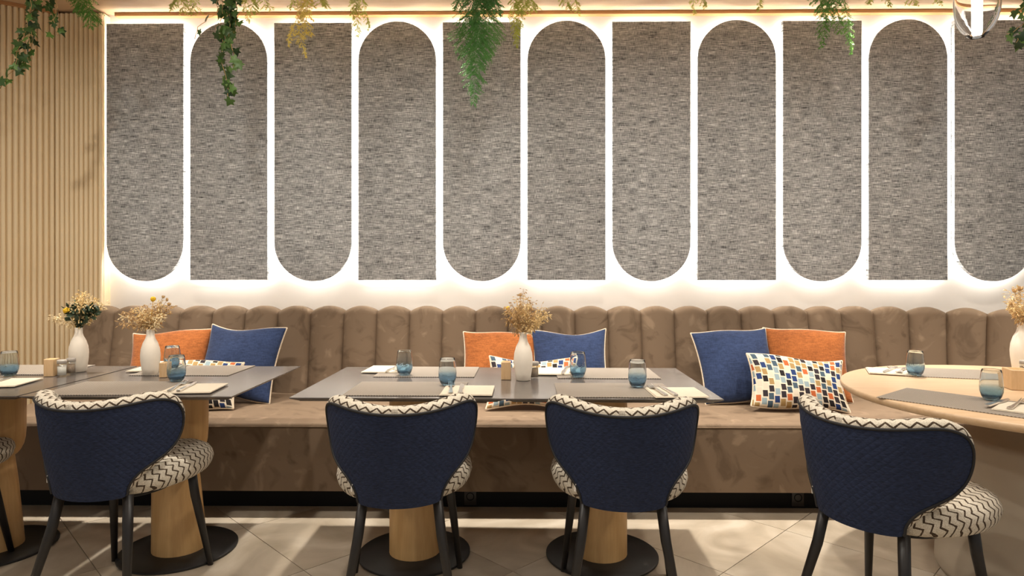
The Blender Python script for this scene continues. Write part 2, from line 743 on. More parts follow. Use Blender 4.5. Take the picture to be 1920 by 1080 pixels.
def loft(outlines):
    """outlines: list of list of 3d points with the same count -> closed solid with end caps"""
    vs, fs = [], []
    n = len(outlines[0])
    for o in outlines: vs += o
    for k in range(len(outlines) - 1):
        for i in range(n):
            j = (i + 1) % n
            fs.append((k * n + i, k * n + j, (k + 1) * n + j, (k + 1) * n + i))
    fs.append(tuple(range(n)))
    fs.append(tuple((len(outlines) - 1) * n + i for i in range(n)))
    return vs, fs


order = ['first', 'second', 'third', 'fourth', 'fifth', 'sixth', 'seventh', 'eighth', 'ninth', 'tenth', 'eleventh']
for i in range(11):
    up = i % 2 == 1
    lab = 'grey woven wall panel with %s, backlit, %s from the slatted corner' % ('arched top' if up else 'rounded bottom', order[i])
    t = thing('wall_panel', lab, 'wall panel', (xa + PP * i + PW / 2, PY, 0), 0, 'backlit wall panels')
    L = lambda ins, y: [(px, y, pz) for px, pz in panel_outline(up, ins)]
    fo = obj('panel_face', loft([L(0.004, 0), L(0.001, 0.002), L(0, 0.006), L(0, 0.032)]), 'panel_fabric', t)
    sharp(fo, 40)
    obj('backing', loft([L(0.022, 0.032), L(0.022, 0.07)]), 'plinth_black', t, smooth=False)
    a, b = L(0.0205, 0.045), L(0.0205, 0.060)
    n = len(a)
    obj('light_strip', (a + b, [(k, (k + 1) % n, n + (k + 1) % n, n + k) for k in range(n)]), 'led', t, smooth=False)

# ------------------------------------------------------------------ banquette
CH = 0.2130
z_top, z_bot = 0.965, 0.40
x0b = aty(216, 588, 4.13).x - CH
# plan path of the seams (top front), left to right
path = [Vector((x0b + CH * i, 4.13)) for i in range(24)]
for ph in (4, 12, 22, 34, 46, 58, 68, 76):
    l = path[-1]
    path.append(l + Vector((0.202 * math.cos(R(ph)), -0.202 * math.sin(R(ph)))))
ban = thing('banquette', 'long brown velvet banquette bench with channelled scalloped backrest', 'bench', (0, 3.6, 0))
OFF = Vector((0, 3.6, 0))


def seam_normal(i):
    a = path[max(i - 1, 0)]
    b = path[min(i + 1, len(path) - 1)]
    t = (b - a).normalized()
    return Vector((t.y, -t.x)) if True else None


for i in range(len(path) - 1):
    a, b = path[i], path[i + 1]
    na, nb = seam_normal(i), seam_normal(i + 1)
    vs, fs = [], []
    nt_, nz_ = 14, 9
    rows = None
    cols = []
    for k in range(nt_ + 1):
        t = k / nt_
        p = a.lerp(b, t)
        n = na.lerp(nb, t).normalized()
        s = math.sin(PI * t)
        bul = 0.036 * s ** .55
        zt = z_top + 0.036 * s ** .9
        col = []
        rr = 0.022 + 0.02 * s ** .6
        for q in range(nz_):
            z = z_bot + (zt - rr - z_bot) * q / (nz_ - 1)
            lean = 0.095 * (z_top - z) / (z_top - z_bot)
            col.append((p + n * (bul + lean), z))
        for q in range(1, 6):
            an = PI / 2 * q / 5
            d = bul - rr * (1 - math.cos(an)) * 1.3 + 0.095 * (z_top - zt + rr) / (z_top - z_bot) * (1 - q / 5)
            col.append((p + n * d, zt - rr + rr * math.sin(an)))
        col.append((p - n * 0.085, zt - 0.004))
        col.append((p - n * 0.10, zt - 0.03))
        col.append((p - n * 0.10, z_bot))
        cols.append([Vector((c[0].x, c[0].y, c[1])) - OFF for c in col])
    m = len(cols[0])
    for c in cols: vs += c
    for k in range(nt_):
        for q in range(m):
            q2 = (q + 1) % m
            fs.append((k * m + q, k * m + q2, (k + 1) * m + q2, (k + 1) * m + q))
    fs.append(tuple(range(m)))
    fs.append(tuple(nt_ * m + q for q in range(m)))
    o = obj('back_channel', (vs, fs), 'velvet', ban)
    sharp(o, 60)

# seat block
SEATZ = 0.458
FY = 3.21
front = [Vector((x0b + 0.02, FY)), Vector((2.25, FY))]
cx, cy = 2.25, FY
for ph in (8, 18, 30, 44, 58, 72):
    cx += 0.12 * math.cos(R(ph))
    cy -= 0.12 * math.sin(R(ph))
    front.append(Vector((cx, cy)))
backp = [Vector((p.x, p.y)) for p in path]


def seat_solid(ins, z0, z1, bev):
    bm = bmesh.new()
    pts = [p + Vector((0, ins)) for p in front] + [p + Vector((0, -0.02)) for p in reversed(backp)]
    lo = [bm.verts.new((p.x, p.y - 3.6, z0)) for p in pts]
    f = bm.faces.new(lo)
    r = bmesh.ops.extrude_face_region(bm, geom=[f])
    for v in r['geom']:
        if isinstance(v, bmesh.types.BMVert): v.co.z = z1
    bmesh.ops.recalc_face_normals(bm, faces=bm.faces)
    if bev:
        es = [e for e in bm.edges if all(abs(v.co.z - z1) < 1e-5 for v in e.verts) and (e.verts[0].co.y + e.verts[1].co.y) / 2 < FY + .05 - 3.6]
        bmesh.ops.bevel(bm, geom=es, offset=bev, segments=3, affect='EDGES', profile=0.5)
    return bm


sharp(obj('seat', seat_solid(0, 0.118, SEATZ, 0.014), 'velvet', ban), 40)
obj('seat_piping', tube([(p.x, p.y - 3.6 - 0.001, SEATZ - 0.016) for p in front], 0.0035, 6), 'velvet', ban)
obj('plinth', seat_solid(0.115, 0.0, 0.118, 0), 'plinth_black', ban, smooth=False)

for (u, where) in ((882, 'behind the middle tables'), (1492, 'towards the round table')):
    p = atz(u, 950, 0)
    t = thing('power_outlet', 'dark power outlet set in black plinth ' + where, 'outlet', (p.x, 3.325, 0.056), 0, 'plinth outlets')
    obj('cover_plate', box(-.032, .032, -.008, 0, -.045, .045, .003), 'outlet_grey', t)
    v_, f_ = lathe([(0.021, -0.001), (0.021, 0.002), (0.017, 0.002), (0.016, -0.002)], 20)
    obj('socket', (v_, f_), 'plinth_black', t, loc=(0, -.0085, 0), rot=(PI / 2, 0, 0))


# ------------------------------------------------------------------ pillows
def make_pillow(name, label, mat, wd, ht, th, loc, lean, rz, roll=0.0, group='throw pillows on the banquette', seed=0):
    rnd = random.Random(seed)
    t = thing(name, label, 'pillow', loc, rz, group)
    n = 22
    ph = [rnd.uniform(0, 6.28) for _ in range(6)]
    vs, fs, uv = [], [], []

    def pos(u, v, side):
        x = wd / 2 * u * (1 - 0.085 * (1 - v * v)) * 1.0
        z = ht / 2 * v * (1 - 0.10 * (1 - u * u))
        z += 0.012 * math.sin(u * 3 + ph[0]) * v
        f = max(0.0, (1 - u * u)) ** .5 * max(0.0, (1 - v * v)) ** .5
        y = side * th / 2 * (0.30 * (f > 0) * f ** .4 + 0.70 * f)
        y += 0.006 * math.sin(4 * u + ph[1]) * math.sin(3 * v + ph[2]) * f
        return Vector((x, y, z))
    idx = {}
    for side in (-1, 1):
        for i in range(n + 1):
            for j in range(n + 1):
                u, v = math.sin(PI / 2 * (2 * i / n - 1)), math.sin(PI / 2 * (2 * j / n - 1))
                edge = i in (0, n) or j in (0, n)
                key = (i, j, 0 if edge else side)
                if key not in idx:
                    idx[key] = len(vs)
                    vs.append(pos(u, v, 0 if edge else side))
                    uv.append((u * wd / 2 + 5, v * ht / 2 + 5))
        for i in range(n):
            for j in range(n):
                g = lambda a, b: idx[(a, b, 0 if (a in (0, n) or b in (0, n)) else side)]
                fs.append((g(i, j), g(i + 1, j), g(i + 1, j + 1), g(i, j + 1)))
    mt = Matrix.Rotation(-lean, 4, 'X') @ Matrix.Rotation(roll, 4, 'Y')
    low = min((mt @ v).z for v in vs)
    mt = Matrix.Translation((0, 0, -low + 0.002)) @ mt
    vs2 = [mt @ v for v in vs]
    obj('cover', (vs2, fs), mat, t, uvs=uv)
    ring = []
    sq = [math.sin(PI / 2 * (2 * k / n - 1)) for k in range(n + 1)]
    for u in sq[:-1]: ring.append(pos(u, -1, 0))
    for v in sq[:-1]: ring.append(pos(1, v, 0))
    for u in sq[:0:-1]: ring.append(pos(u, 1, 0))
    for v in sq[:0:-1]: ring.append(pos(-1, v, 0))
    obj('piping', tube([mt @ p for p in ring], 0.0055, 6, True), 'pillow_piping', t)
    return t


PB = 3.80
# (label, mat, w, h, th, u, v_bottom, lean, rz, roll)
make_pillow('throw_pillow', 'orange pillow with pale piping at the end nearest the slatted corner', 'pillow_orange', .47, .44, .15, aty(313, 700, PB).to_2d().to_3d() + Vector((0, 0.02, SEATZ)), R(24), R(4), R(-3), seed=1)
make_pillow('throw_pillow', 'blue pillow with pale piping beside the orange pillow near slatted corner', 'pillow_blue', .47, .45, .15, aty(452, 700, PB).to_2d().to_3d() + Vector((0, -0.01, SEATZ)), R(24), R(-3), R(3), seed=2)
make_pillow('lumbar_pillow', 'mosaic patterned lumbar pillow mostly hidden behind table with two glasses', 'pillow_mosaic', .50, .30, .12, Vector((aty(360, 700, 3.55).x, 3.56, SEATZ)), R(34), R(6), R(2), seed=3)
make_pillow('throw_pillow', 'orange pillow with pale piping behind the middle flower vase', 'pillow_orange', .46, .44, .15, aty(938, 700, PB).to_2d().to_3d() + Vector((0, 0.02, SEATZ)), R(24), R(3), R(2), seed=4)
make_pillow('throw_pillow', 'blue pillow with pale piping right of the middle flower vase', 'pillow_blue', .45, .43, .15, aty(1068, 700, PB).to_2d().to_3d() + Vector((0, -0.01, SEATZ)), R(26), R(-4), R(-2), seed=5)
make_pillow('lumbar_pillow', 'mosaic patterned lumbar pillow peeking from behind the middle vase', 'pillow_mosaic', .50, .30, .12, Vector((aty(998, 700, 3.58).x, 3.58, SEATZ)), R(34), R(-2), R(1), seed=6)
make_pillow('throw_pillow', 'blue pillow with pale piping beside fully visible mosaic pillow', 'pillow_blue', .46, .45, .15, aty(1378, 700, PB).to_2d().to_3d() + Vector((0, -0.02, SEATZ)), R(24), R(3), R(-4), seed=7)
make_pillow('throw_pillow', 'orange pillow with pale piping nearest the round table', 'pillow_orange', .48, .45, .15, aty(1517, 700, PB).to_2d().to_3d() + Vector((0, 0.03, SEATZ)), R(22), R(-4), R(3), seed=8)
make_pillow('lumbar_pillow', 'mosaic patterned lumbar pillow in front of blue and orange pillows near round table', 'pillow_mosaic', .52, .31, .12, Vector((aty(1496, 700, 3.55).x, 3.56, SEATZ)), R(30), R(-3), R(4), seed=9)


# ------------------------------------------------------------------ rectangular tables
TZ = 0.75


def superell_col(prof, n=28):
    """profile rows (z, x_left, x_right): circular section with shifting centre"""
    vs, fs = [], []
    for (z, xl, xr) in prof:
        r = (xr - xl) / 2
        c = (xr + xl) / 2
        for i in range(n):
            a = 2 * PI * i / n
            vs.append((c + r * math.cos(a), r * math.sin(a), z))
    for k in range(len(prof) - 1):
        for i in range(n):
            j = (i + 1) % n
            fs.append((k * n + i, k * n + j, (k + 1) * n + j, (k + 1) * n + i))
    fs.append(tuple(range(n)))
    fs.append(tuple((len(prof) - 1) * n + i for i in range(n)))
    return vs, fs


def make_table():
    t = thing('dining_table', '', 'table')
    wx, wy = 0.405, 0.386
    bm = bmesh.new()
    rows = [(0, TZ), (0, TZ - .004), (0.028, TZ - .017), (0.03, TZ - .019)]
    vs = []
    for (ins, z) in rows:
        vs += [(-wx + ins, -wy + ins, z), (wx - ins, -wy + ins, z), (wx - ins, wy - ins, z), (-wx + ins, wy - ins, z)]
    fs = [(0, 1, 2, 3), (12, 13, 14, 15)]
    for k in range(3):
        for i in range(4):
            j = (i + 1) % 4
            fs.append((k * 4 + i, k * 4 + j, k * 4 + 4 + j, k * 4 + 4 + i))
    obj('tabletop', (vs, fs), 'table_slate', t, smooth=False)
    xl = -0.108
    prof = [(0.013, xl, 0.112), (0.02, xl, 0.112), (0.15, xl, 0.100), (0.30, xl, 0.085), (0.385, xl, 0.074), (0.40, xl, 0.072),
            (0.405, xl, 0.074), (0.415, xl, 0.086), (0.43, xl, 0.098), (0.45, xl, 0.108), (0.48, xl, 0.115), (0.52, xl, 0.118), (0.725, xl, 0.120), (0.731, xl, 0.120)]
    sharp(obj('column', superell_col(prof), 'column_wood', t), 50)
    sharp(obj('base_plate', lathe([(0.20, 0.0), (0.236, 0.0), (0.24, 0.004), (0.24, 0.010), (0.236, 0.013), (0.12, 0.0135)], 56), 'black_metal', t), 40)
    return t


tb = make_table()
tabs = [tb] + [copy_tree(tb) for _ in range(3)]
RG = -0.012
spec = [((-2.317, 2.797), 0.004, 'dark rectangular table cut off at the left edge with wood column'),
        ((-1.494, 2.797), 0.004, 'dark rectangular table with wood column behind the chair turned nearest the slatted corner'),
        ((-0.453, 2.775), RG, 'dark rectangular table with wood column, left one of the middle pair'),
        ((0.3572, 2.764), RG + PI, 'dark rectangular table with wood column, right one of the middle pair')]
for t, (p, rz, lab) in zip(tabs, spec):
    t.location = (p[0], p[1], 0)
    t.rotation_euler = (0, 0, rz)
    tag(t, lab, 'table', 'dark dining tables')

# ------------------------------------------------------------------ round table
RC = Vector((2.10, 2.52, 0))
RR = 0.755
rt = thing('round_table', 'large round light wood table on a greige drum pedestal', 'table', RC)
sharp(obj('tabletop', lathe([(RR - .03, TZ - .032), (RR - .012, TZ - .029), (RR - .002, TZ - .02), (RR, TZ - .012), (RR - .001, TZ - .004), (RR - .005, TZ)], 96), 'round_wood', rt), 50)
obj('pedestal', lathe([(0.36, 0.0), (0.39, 0.006), (0.402, 0.03), (0.40, 0.08), (0.36, 0.32), (0.325, 0.545), (0.318, 0.560), (0.300, 0.566),
                       (0.26, 0.572), (0.22, 0.585), (0.185, 0.61), (0.165, 0.65), (0.16, TZ - .032)], 64), 'greige', rt)


# ------------------------------------------------------------------ chairs
def plan(s, z, off=0.0):
    """barrel plan curve; s = arc length from the back centre, off = offset to the inside"""
    Rz = 0.248 + 0.050 * (z - 0.40) / 0.355 - off
    a = s / 0.262
    cy = 0.015
    x = Rz * math.sin(a)
    y = cy - Rz * math.cos(a) * (1.0)
    return Vector((x, y, z))


def catmull(pts, n=8):
    out = []
    m = len(pts)
    for i in range(m):
        p0, p1, p2, p3 = [Vector(pts[(i + k) % m]) for k in (-1, 0, 1, 2)]
        for k in range(n):
            t = k / n
            out.append(0.5 * ((2 * p1) + (p2 - p0) * t + (2 * p0 - 5 * p1 + 4 * p2 - p3) * t * t + (3 * p1 - p0 - 3 * p2 + p3) * t ** 3))
    return out


def shell_outline():
    half = [(0.0, 0.746), (0.08, 0.749), (0.16, 0.758), (0.225, 0.766), (0.275, 0.762), (0.320, 0.740), (0.347, 0.700), (0.353, 0.650),
            (0.338, 0.604), (0.304, 0.568), (0.256, 0.540), (0.212, 0.514), (0.182, 0.484), (0.168, 0.455), (0.165, 0.434)]
    bot = [(0.145, 0.424), (0.08, 0.420)]
    right = half + bot
    left = [(-s, z) for s, z in reversed(right[1:])]
    pts = right + [(0.0, 0.419)] + left
    return catmull(pts, 4)


def make_chair():
    t = thing('dining_chair', '', 'chair')
    ol = shell_outline()
    n = len(ol)
    cen = Vector((0, 0.575))
    ks = [0.0, .15, .3, .45, .6, .75, .88, 1.0]

    def surf(off, ks, bulge):
        vs, fs, uv = [plan(0, cen.y, off - bulge)], [], [(0 + 3, cen.y)]
        for k in ks[1:]:
            for p in ol:
                q = cen + (p - cen) * k
                vs.append(plan(q.x, q.y, off - bulge * (1 - k ** 3)))
                uv.append((q.x + 3, q.y))
        for i in range(n):
            fs.append((0, 1 + i, 1 + (i + 1) % n))
        for r in range(len(ks) - 2):
            for i in range(n):
                j = (i + 1) % n
                a = 1 + r * n
                fs.append((a + i, a + j, a + n + j, a + n + i))
        return vs, fs, uv
    vs, fs, uv = surf(0.0, ks, 0.008)
    obj('back_shell', (vs, fs), 'navy_quilt', t, uvs=uv)
    # inner lining with rolled rim
    TH = 0.066
    vs, fs, uv = [], [], []
    arc = [0.0]
    for i in range(n):
        a, b = plan(ol[i].x, ol[i].y), plan(ol[(i + 1) % n].x, ol[(i + 1) % n].y)
        arc.append(arc[-1] + (b - a).length)
    nr = 8
    for r in range(nr + 1):
        an = PI * r / nr
        for i in range(n):
            p = ol[i]
            d = (ol[(i + 1) % n] - ol[i - 1])
            nrm = Vector((d.y, -d.x)).normalized()
            if nrm.dot(p - cen) < 0: nrm = -nrm
            low = min(1.0, max(0.0, (p.y - 0.428) / 0.05))
            q = p + nrm * 0.026 * math.sin(an) * low
            vs.append(plan(q.x, q.y, TH / 2 * (1 - math.cos(an))))
            uv.append((arc[i], 0.012 + 0.098 * r / nr))
    for r in range(nr):
        for i in range(n):
            j = (i + 1) % n
            fs.append((r * n + i, r * n + j, (r + 1) * n + j, (r + 1) * n + i))
    base = len(vs) - n
    prev = base
    for k in (.85, .7, .5, .3, .12):
        st = len(vs)
        for p in ol:
            q = cen + (p - cen) * k
            vs.append(plan(q.x, q.y, TH + 0.012 * (1 - k ** 2)))
            uv.append((q.x, q.y))
        for i in range(n):
            j = (i + 1) % n
            fs.append((prev + i, prev + j, st + j, st + i))
        prev = st
    fs.append(tuple(prev + i for i in range(n)))
    obj('back_lining', (vs, fs), 'zigzag_fabric', t, uvs=uv)
    pp = [plan(p.x, p.y, -0.001) for p in ol if not (p.y < 0.428)]
    # start the piping at one bottom corner so that it stays an open line
    k0 = max(range(len(pp)), key=lambda i: (pp[(i + 1) % len(pp)] - pp[i]).length)
    pp = pp[k0 + 1:] + pp[:k0 + 1]
    obj('piping', tube(pp, 0.0048, 6), 'chair_piping', t)
    # seat cushion
    vs, fs, uv = [], [], []
    prof = [(0.0, .408), (0.70, .409), (0.86, .413), (0.93, .423), (0.975, .440), (1.0, .463), (0.985, .482), (0.945, .498), (0.86, .510), (0.65, .518), (0.35, .520), (0.0, .520)]
    m = 48
    hx, hy, cy = 0.270, 0.272, 0.082
    for (k, z) in prof:
        for i in range(m):
            a = 2 * PI * i / m
            c, s = math.cos(a), math.sin(a)
            ex = 2 / 2.5
            x = hx * abs(c) ** ex * (1 if c >= 0 else -1)
            y = hy * abs(s) ** ex * (1 if s >= 0 else -1)
            x *= 1 - 0.10 * max(0, -y / hy)
            vs.append((x * k, cy + y * k, z))
            drop = (0.520 - z) * 1.1
            uv.append((x * k + (drop * (1 if x > 0 else -1)) + 3, cy + y * k + (drop * (1 if y > 0 else -1)) * abs(s) + 3))
    for r in range(len(prof) - 1):
        for i in range(m):
            j = (i + 1) % m
            fs.append((r * m + i, r * m + j, (r + 1) * m + j, (r + 1) * m + i))
    obj('seat', (vs, fs), 'zigzag_fabric', t, uvs=uv)
    obj('seat_frame', lathe([(0.05, .388), (0.165, .392), (0.175, .400), (0.17, .412), (0.05, .412)], 32), 'chair_under', t, loc=(0, .03, 0))
    for sx in (-1, 1):
        for (tx, ty, fx, fy) in ((0.135, -0.165, 0.205, -0.275), (0.175, 0.175, 0.222, 0.245)):
            obj('leg', tube([(sx * tx, ty, 0.425), (sx * (tx * .8 + fx * .2), ty * .8 + fy * .2, .31), (sx * fx, fy, 0.0)], [0.019, 0.0185, 0.0115], 12), 'black_wood', t)
    # little sewn tag at the lower left of the shell
    ta = -0.186 / 0.262
    o = obj('label_tag', box(-.0015, .0015, -.004, .004, -.013, .013), 'tag_white', t, smooth=False, loc=plan(-0.186, .480, -0.004))
    o.rotation_euler = (0, 0, math.atan2(-math.cos(ta), math.sin(ta)))
    return t


ch = make_chair()
chs = [ch] + [copy_tree(ch) for _ in range(4)]
cspec = [((-1.515, 2.44), R(-4), 'navy chair with zigzag seat angled before the dark table nearest the slatted corner'),
         ((-0.43, 2.385), R(6), 'navy chair with zigzag seat, left one of the middle pair seen from behind'),
         ((0.372, 2.365), R(-5), 'navy chair with zigzag seat, right one of the middle pair seen from behind'),
         ((1.236, 2.145), R(-59), 'navy chair with zigzag seat turned towards the round wooden table'),
         ((-2.39, 2.50), R(4), 'zigzag seated chair cut off at the left edge')]
for t, (p, rz, lab) in zip(chs, cspec):
    t.location = (p[0], p[1], 0)
    t.rotation_euler = (0, 0, rz)
    t.scale = (0.955, 0.955, 1.0)
    tag(t, lab, 'chair', 'navy upholstered dining chairs')


# ------------------------------------------------------------------ tableware
def make_glass():
    prof = [(0.0, 0.0), (0.018, 0.0), (0.024, 0.003), (0.031, 0.014), (0.0365, 0.032), (0.0375, 0.048), (0.0355, 0.075), (0.0325, 0.098), (0.0305, 0.110), (0.0298, 0.1115), (0.029, 0.110),
            (0.0308, 0.098), (0.0338, 0.075), (0.0358, 0.048), (0.0345, 0.032), (0.029, 0.016), (0.018, 0.0085), (0.0, 0.0075)]
    return lathe(prof, 32, cap=False)


glass0 = None


def place_glass(u, v, label, s=1.0, z=TZ + .0045):
    global glass0
    if glass0 is None:
        o = obj('tumbler', make_glass(), 'blue_glass')
        glass0 = o.data
    else:
        o = bpy.data.objects.new('tumbler', glass0)
        C.objects.link(o)
    p = atz(u, v, z)
    o.location = p
    o.scale = (s, s, s)
    tag(o, label, 'glass', 'blue tumblers on the tables')


MT = 0.003     # mat thickness


def quad_of(u, v, z=TZ):
    return atz(u, v, z)


def place_mat(cx, cy, rz, label, lx=.455, ly=.30):
    o = obj('placemat', box(-lx / 2, lx / 2, -ly / 2, ly / 2, 0, MT, 0.0008, 1), 'placemat', smooth=False)
    o.location = (cx, cy, TZ + .0006)
    o.rotation_euler = (0, 0, rz)
    return tag(o, label, 'placemat', 'woven grey placemats')


def place_napkin(cx, cy, rz, label, lx=.20, ly=.20, z=TZ + MT + .0012):
    bm = box(-lx / 2, lx / 2, -ly / 2, ly / 2, 0, .0025, 0.0008, 1)
    bm2 = box(-lx / 2 + .004, lx / 2, -ly / 2 + .003, ly / 2 - .004, .0026, .005, 0.0008, 1)
    me = bpy.data.meshes.new('tmp')
    bm2.to_mesh(me)
    bm.from_mesh(me)
    bpy.data.meshes.remove(me)
    bm2.free()
    o = obj('napkin', bm, 'napkin', smooth=False)
    o.location = (cx, cy, z)
    o.rotation_euler = (0, 0, rz)
    return tag(o, label, 'napkin', 'folded cream napkins')


def fork_mesh():
    vs, fs = [], []

    def bar(rows):
        b = len(vs)
        for (y, x, hw, z, th) in rows:
            vs.extend([(x - hw, y, z), (x + hw, y, z), (x + hw, y, z + th), (x - hw, y, z + th)])
        for k in range(len(rows) - 1):
            for i in range(4):
                j = (i + 1) % 4
                fs.append((b + k * 4 + i, b + k * 4 + j, b + k * 4 + 4 + j, b + k * 4 + 4 + i))
        e = b + (len(rows) - 1) * 4
        fs.append((b, b + 1, b + 2, b + 3))
        fs.append((e, e + 1, e + 2, e + 3))
    bar([(-.10, 0, .006, .002, .003), (-.095, 0, .009, .002, .003), (-.05, 0, .0065, .003, .003), (0.0, 0, .0038, .006, .003), (.03, 0, .0042, .007, .003),
         (.045, 0, .010, .003, .0022), (.058, 0, .0125, .0015, .002), (.064, 0, .0125, .002, .002)])
    for k in range(4):
        x = (k - 1.5) * .0068
        bar([(.062, x, .0024, .002, .002), (.085, x, .0019, .005, .0018), (.102, x, .0009, .010, .0012)])
    return vs, fs


def knife_mesh():
    vs, fs = [], []
    rows = [(-.105, 0, .006, .002, .005), (-.10, 0, .0085, .001, .006), (-.03, 0, .0065, .001, .006), (-.005, 0, .0055, .001, .005), (0, .001, .008, .002, .002), (.05, .001, .009, .002, .002), (.09, 0, .007, .002, .002), (.108, -.004, .002, .002, .0016)]
    for (y, x, hw, z, th) in rows:
        vs.extend([(x - hw, y, z), (x + hw, y, z), (x + hw, y, z + th), (x - hw, y, z + th)])
    for k in range(len(rows) - 1):
        for i in range(4):
            j = (i + 1) % 4
            fs.append((k * 4 + i, k * 4 + j, k * 4 + 4 + j, k * 4 + 4 + i))
    fs.append((0, 1, 2, 3))
    e = (len(rows) - 1) * 4
    fs.append((e, e + 1, e + 2, e + 3))
    return vs, fs


_cut = {}


def place_cut(kind, x, y, rz, label, z=TZ + MT + .0068):
    if kind not in _cut:
        o = obj(kind, fork_mesh() if kind == 'fork' else knife_mesh(), 'steel', smooth=False)
        _cut[kind] = o.data
    else:
        o = bpy.data.objects.new(kind, _cut[kind])
        C.objects.link(o)
    o.location = (x, y, z)
    o.rotation_euler = (0, 0, rz)
    tag(o, label, kind, 'table cutlery')


# settings on the rectangular tables (mat centre, napkin centre, cutlery)
def setting_front(mx, my, rz, nx, ny, nrz, where, cut=True):
    place_mat(mx, my, rz, 'woven grey placemat at the chair side of the ' + where)
    place_napkin(nx, ny, nrz, 'folded cream napkin at the chair side of the ' + where)
    if cut:
        c, s = math.cos(nrz), math.sin(nrz)
        for kind, dx in (('fork', -.068), ('knife', -.028)):
            place_cut(kind, nx + c * dx - s * .012, ny + s * dx + c * .012, nrz + (0.10 if kind == 'fork' else 0.06), 'steel %s at the chair side of the %s' % (kind, where))


def setting_rear(mx, my, rz, nx, ny, nrz, where, cut=True):
    place_mat(mx, my, rz, 'woven grey placemat at the bench side of the ' + where)
    place_napkin(nx, ny, nrz, 'folded cream napkin at the bench side of the ' + where)
    if cut:
        c, s = math.cos(nrz), math.sin(nrz)
        for kind, dx in (('fork', .072), ('knife', .03)):
            place_cut(kind, nx + c * dx, ny + s * dx, nrz + PI - .12, 'steel %s at the bench side of the %s' % (kind, where))


W = ['table cut off at left edge', 'table nearest the slatted corner', 'left middle table', 'right middle table', 'round wooden table']
# table 1
setting_front(-1.62, 2.575, .03, -1.300, 2.545, .10, W[1])
setting_rear(-1.545, 3.035, .0, -1.745, 3.075, .05, W[1])
# table 0
setting_front(-2.36, 2.66, .0, -2.165, 2.665, .14, W[0])
place_mat(-2.36, 3.05, 0, 'woven grey placemat at the bench side of the ' + W[0])
# table 2
setting_front(-0.445, 2.575, RG, -0.200, 2.512, RG, W[2])
setting_rear(-0.425, 3.005, RG, -0.628, 3.055, RG - .04, W[2])
# table 3
setting_front(0.375, 2.550, RG, 0.605, 2.478, RG + .03, W[3])
setting_rear(0.400, 2.975, RG, 0.185, 2.998, RG - .05, W[3])
# round table
pm = [atz(1605, 733, TZ), atz(1692, 722, TZ), atz(1905, 768, TZ)]
place_mat(*(lambda a: (a[0], a[1], a[2]))((1.60, 2.335, R(-50))), 'woven grey placemat beside the angled chair on the ' + W[4])
place_mat(2.00, 2.985, R(-16), 'woven grey placemat at the bench side of the ' + W[4])
place_napkin(1.745, 2.175, R(-46), 'folded cream napkin beside the angled chair on the ' + W[4], .22, .19)
place_napkin(1.735, 3.01, R(-24), 'folded cream napkin at the bench side of the ' + W[4], .19, .19)
p = atz(1868, 752, TZ)
place_cut('fork', 1.725, 2.235, R(-50), 'steel fork on the napkin beside the angled chair on the ' + W[4])
place_cut('knife', 1.690, 2.275, R(-54), 'steel knife on the napkin beside the angled chair on the ' + W[4])
place_cut('fork', 1.785, 3.00, R(140), 'steel fork on the napkin at the bench side of the ' + W[4])
place_cut('knife', 1.745, 3.03, R(136), 'steel knife on the napkin at the bench side of the ' + W[4])

place_glass(17, 705, 'blue glass tumbler on the table cut off at left edge')
place_glass(323, 692, 'blue glass tumbler at the bench side of the table nearest the slatted corner')
place_glass(331, 715, 'blue glass tumbler just right of the white vase, before another glass')
place_glass(758.5, 703, 'blue glass tumbler at the bench side of the left middle table')
place_glass(839, 722, 'blue glass tumbler at the chair side of the left middle table')
place_glass(1083.5, 707, 'blue glass tumbler at the bench side of the right middle table')
place_glass(1195, 726, 'blue glass tumbler at the chair side of the right middle table')
place_glass(1716, 704, 'blue glass tumbler at the bench side of the round wooden table')
place_glass(1859, 750, 'blue glass tumbler beside the angled chair on the round wooden table', 1.0)


# wood blocks and shakers
def place_block(u, v, rz, label, lx=.042, ly=.05, h=.078):
    p = atz(u, v, TZ)
    o = obj('wooden_block', box(-lx / 2, lx / 2, -ly / 2, ly / 2, 0, h, .002, 1), 'block_wood', smooth=False)
    # recessed holder slot on top
    o.location = p + Vector((0, 0, .0008))
    o.rotation_euler = (0, 0, rz)
    obj('slot', box(-lx * .32, lx * .32, -ly * .30, ly * .30, h - .004, h + .0006), 'straw_dark', o, smooth=False)
    tag(o, label, 'holder', 'wooden table holders')
    return o


place_block(97, 705, R(6), 'small light wood holder block beside clear shakers on left edge table')
place_block(949, 711, RG, 'small light wood holder block left of the middle white vase')
place_block(309, 707, R(2), 'small light wood holder block hidden behind the glass right of the white vase', .03, .045, .066)
place_block(1906, 729, R(-18), 'light wood holder box in front of the vase on the round table', .07, .09, .080)


def place_shaker(u, v, label, fill):
    p = atz(u, v, TZ)
    t = thing('shaker', label, 'shaker', p + Vector((0, 0, .0008)), 0, 'glass table shakers')
    obj('jar', lathe([(0.0, 0), (.0175, 0), (.019, .002), (.019, .058), (.0178, .058), (.0178, .006), (0, .005)], 24, cap=False), 'thin_glass', t)
    obj('contents', lathe([(.0165, .0065), (.0165, .046)], 20), fill, t)
    obj('lid', lathe([(.0195, .0585), (.0195, .072), (.017, .075), (.0, .0755)], 24), 'lid_grey', t)


place_shaker(116, 706, 'clear glass shaker touching the wood block on left edge table', 'salt')
place_shaker(133, 702, 'clear glass shaker beside the white vase on left edge table', 'pepper')
place_shaker(1002, 710, 'clear glass shaker right of the middle white vase', 'pepper')
place_shaker(1921, 707, 'shaker with dark top beside vase at right edge on round table', 'pepper')

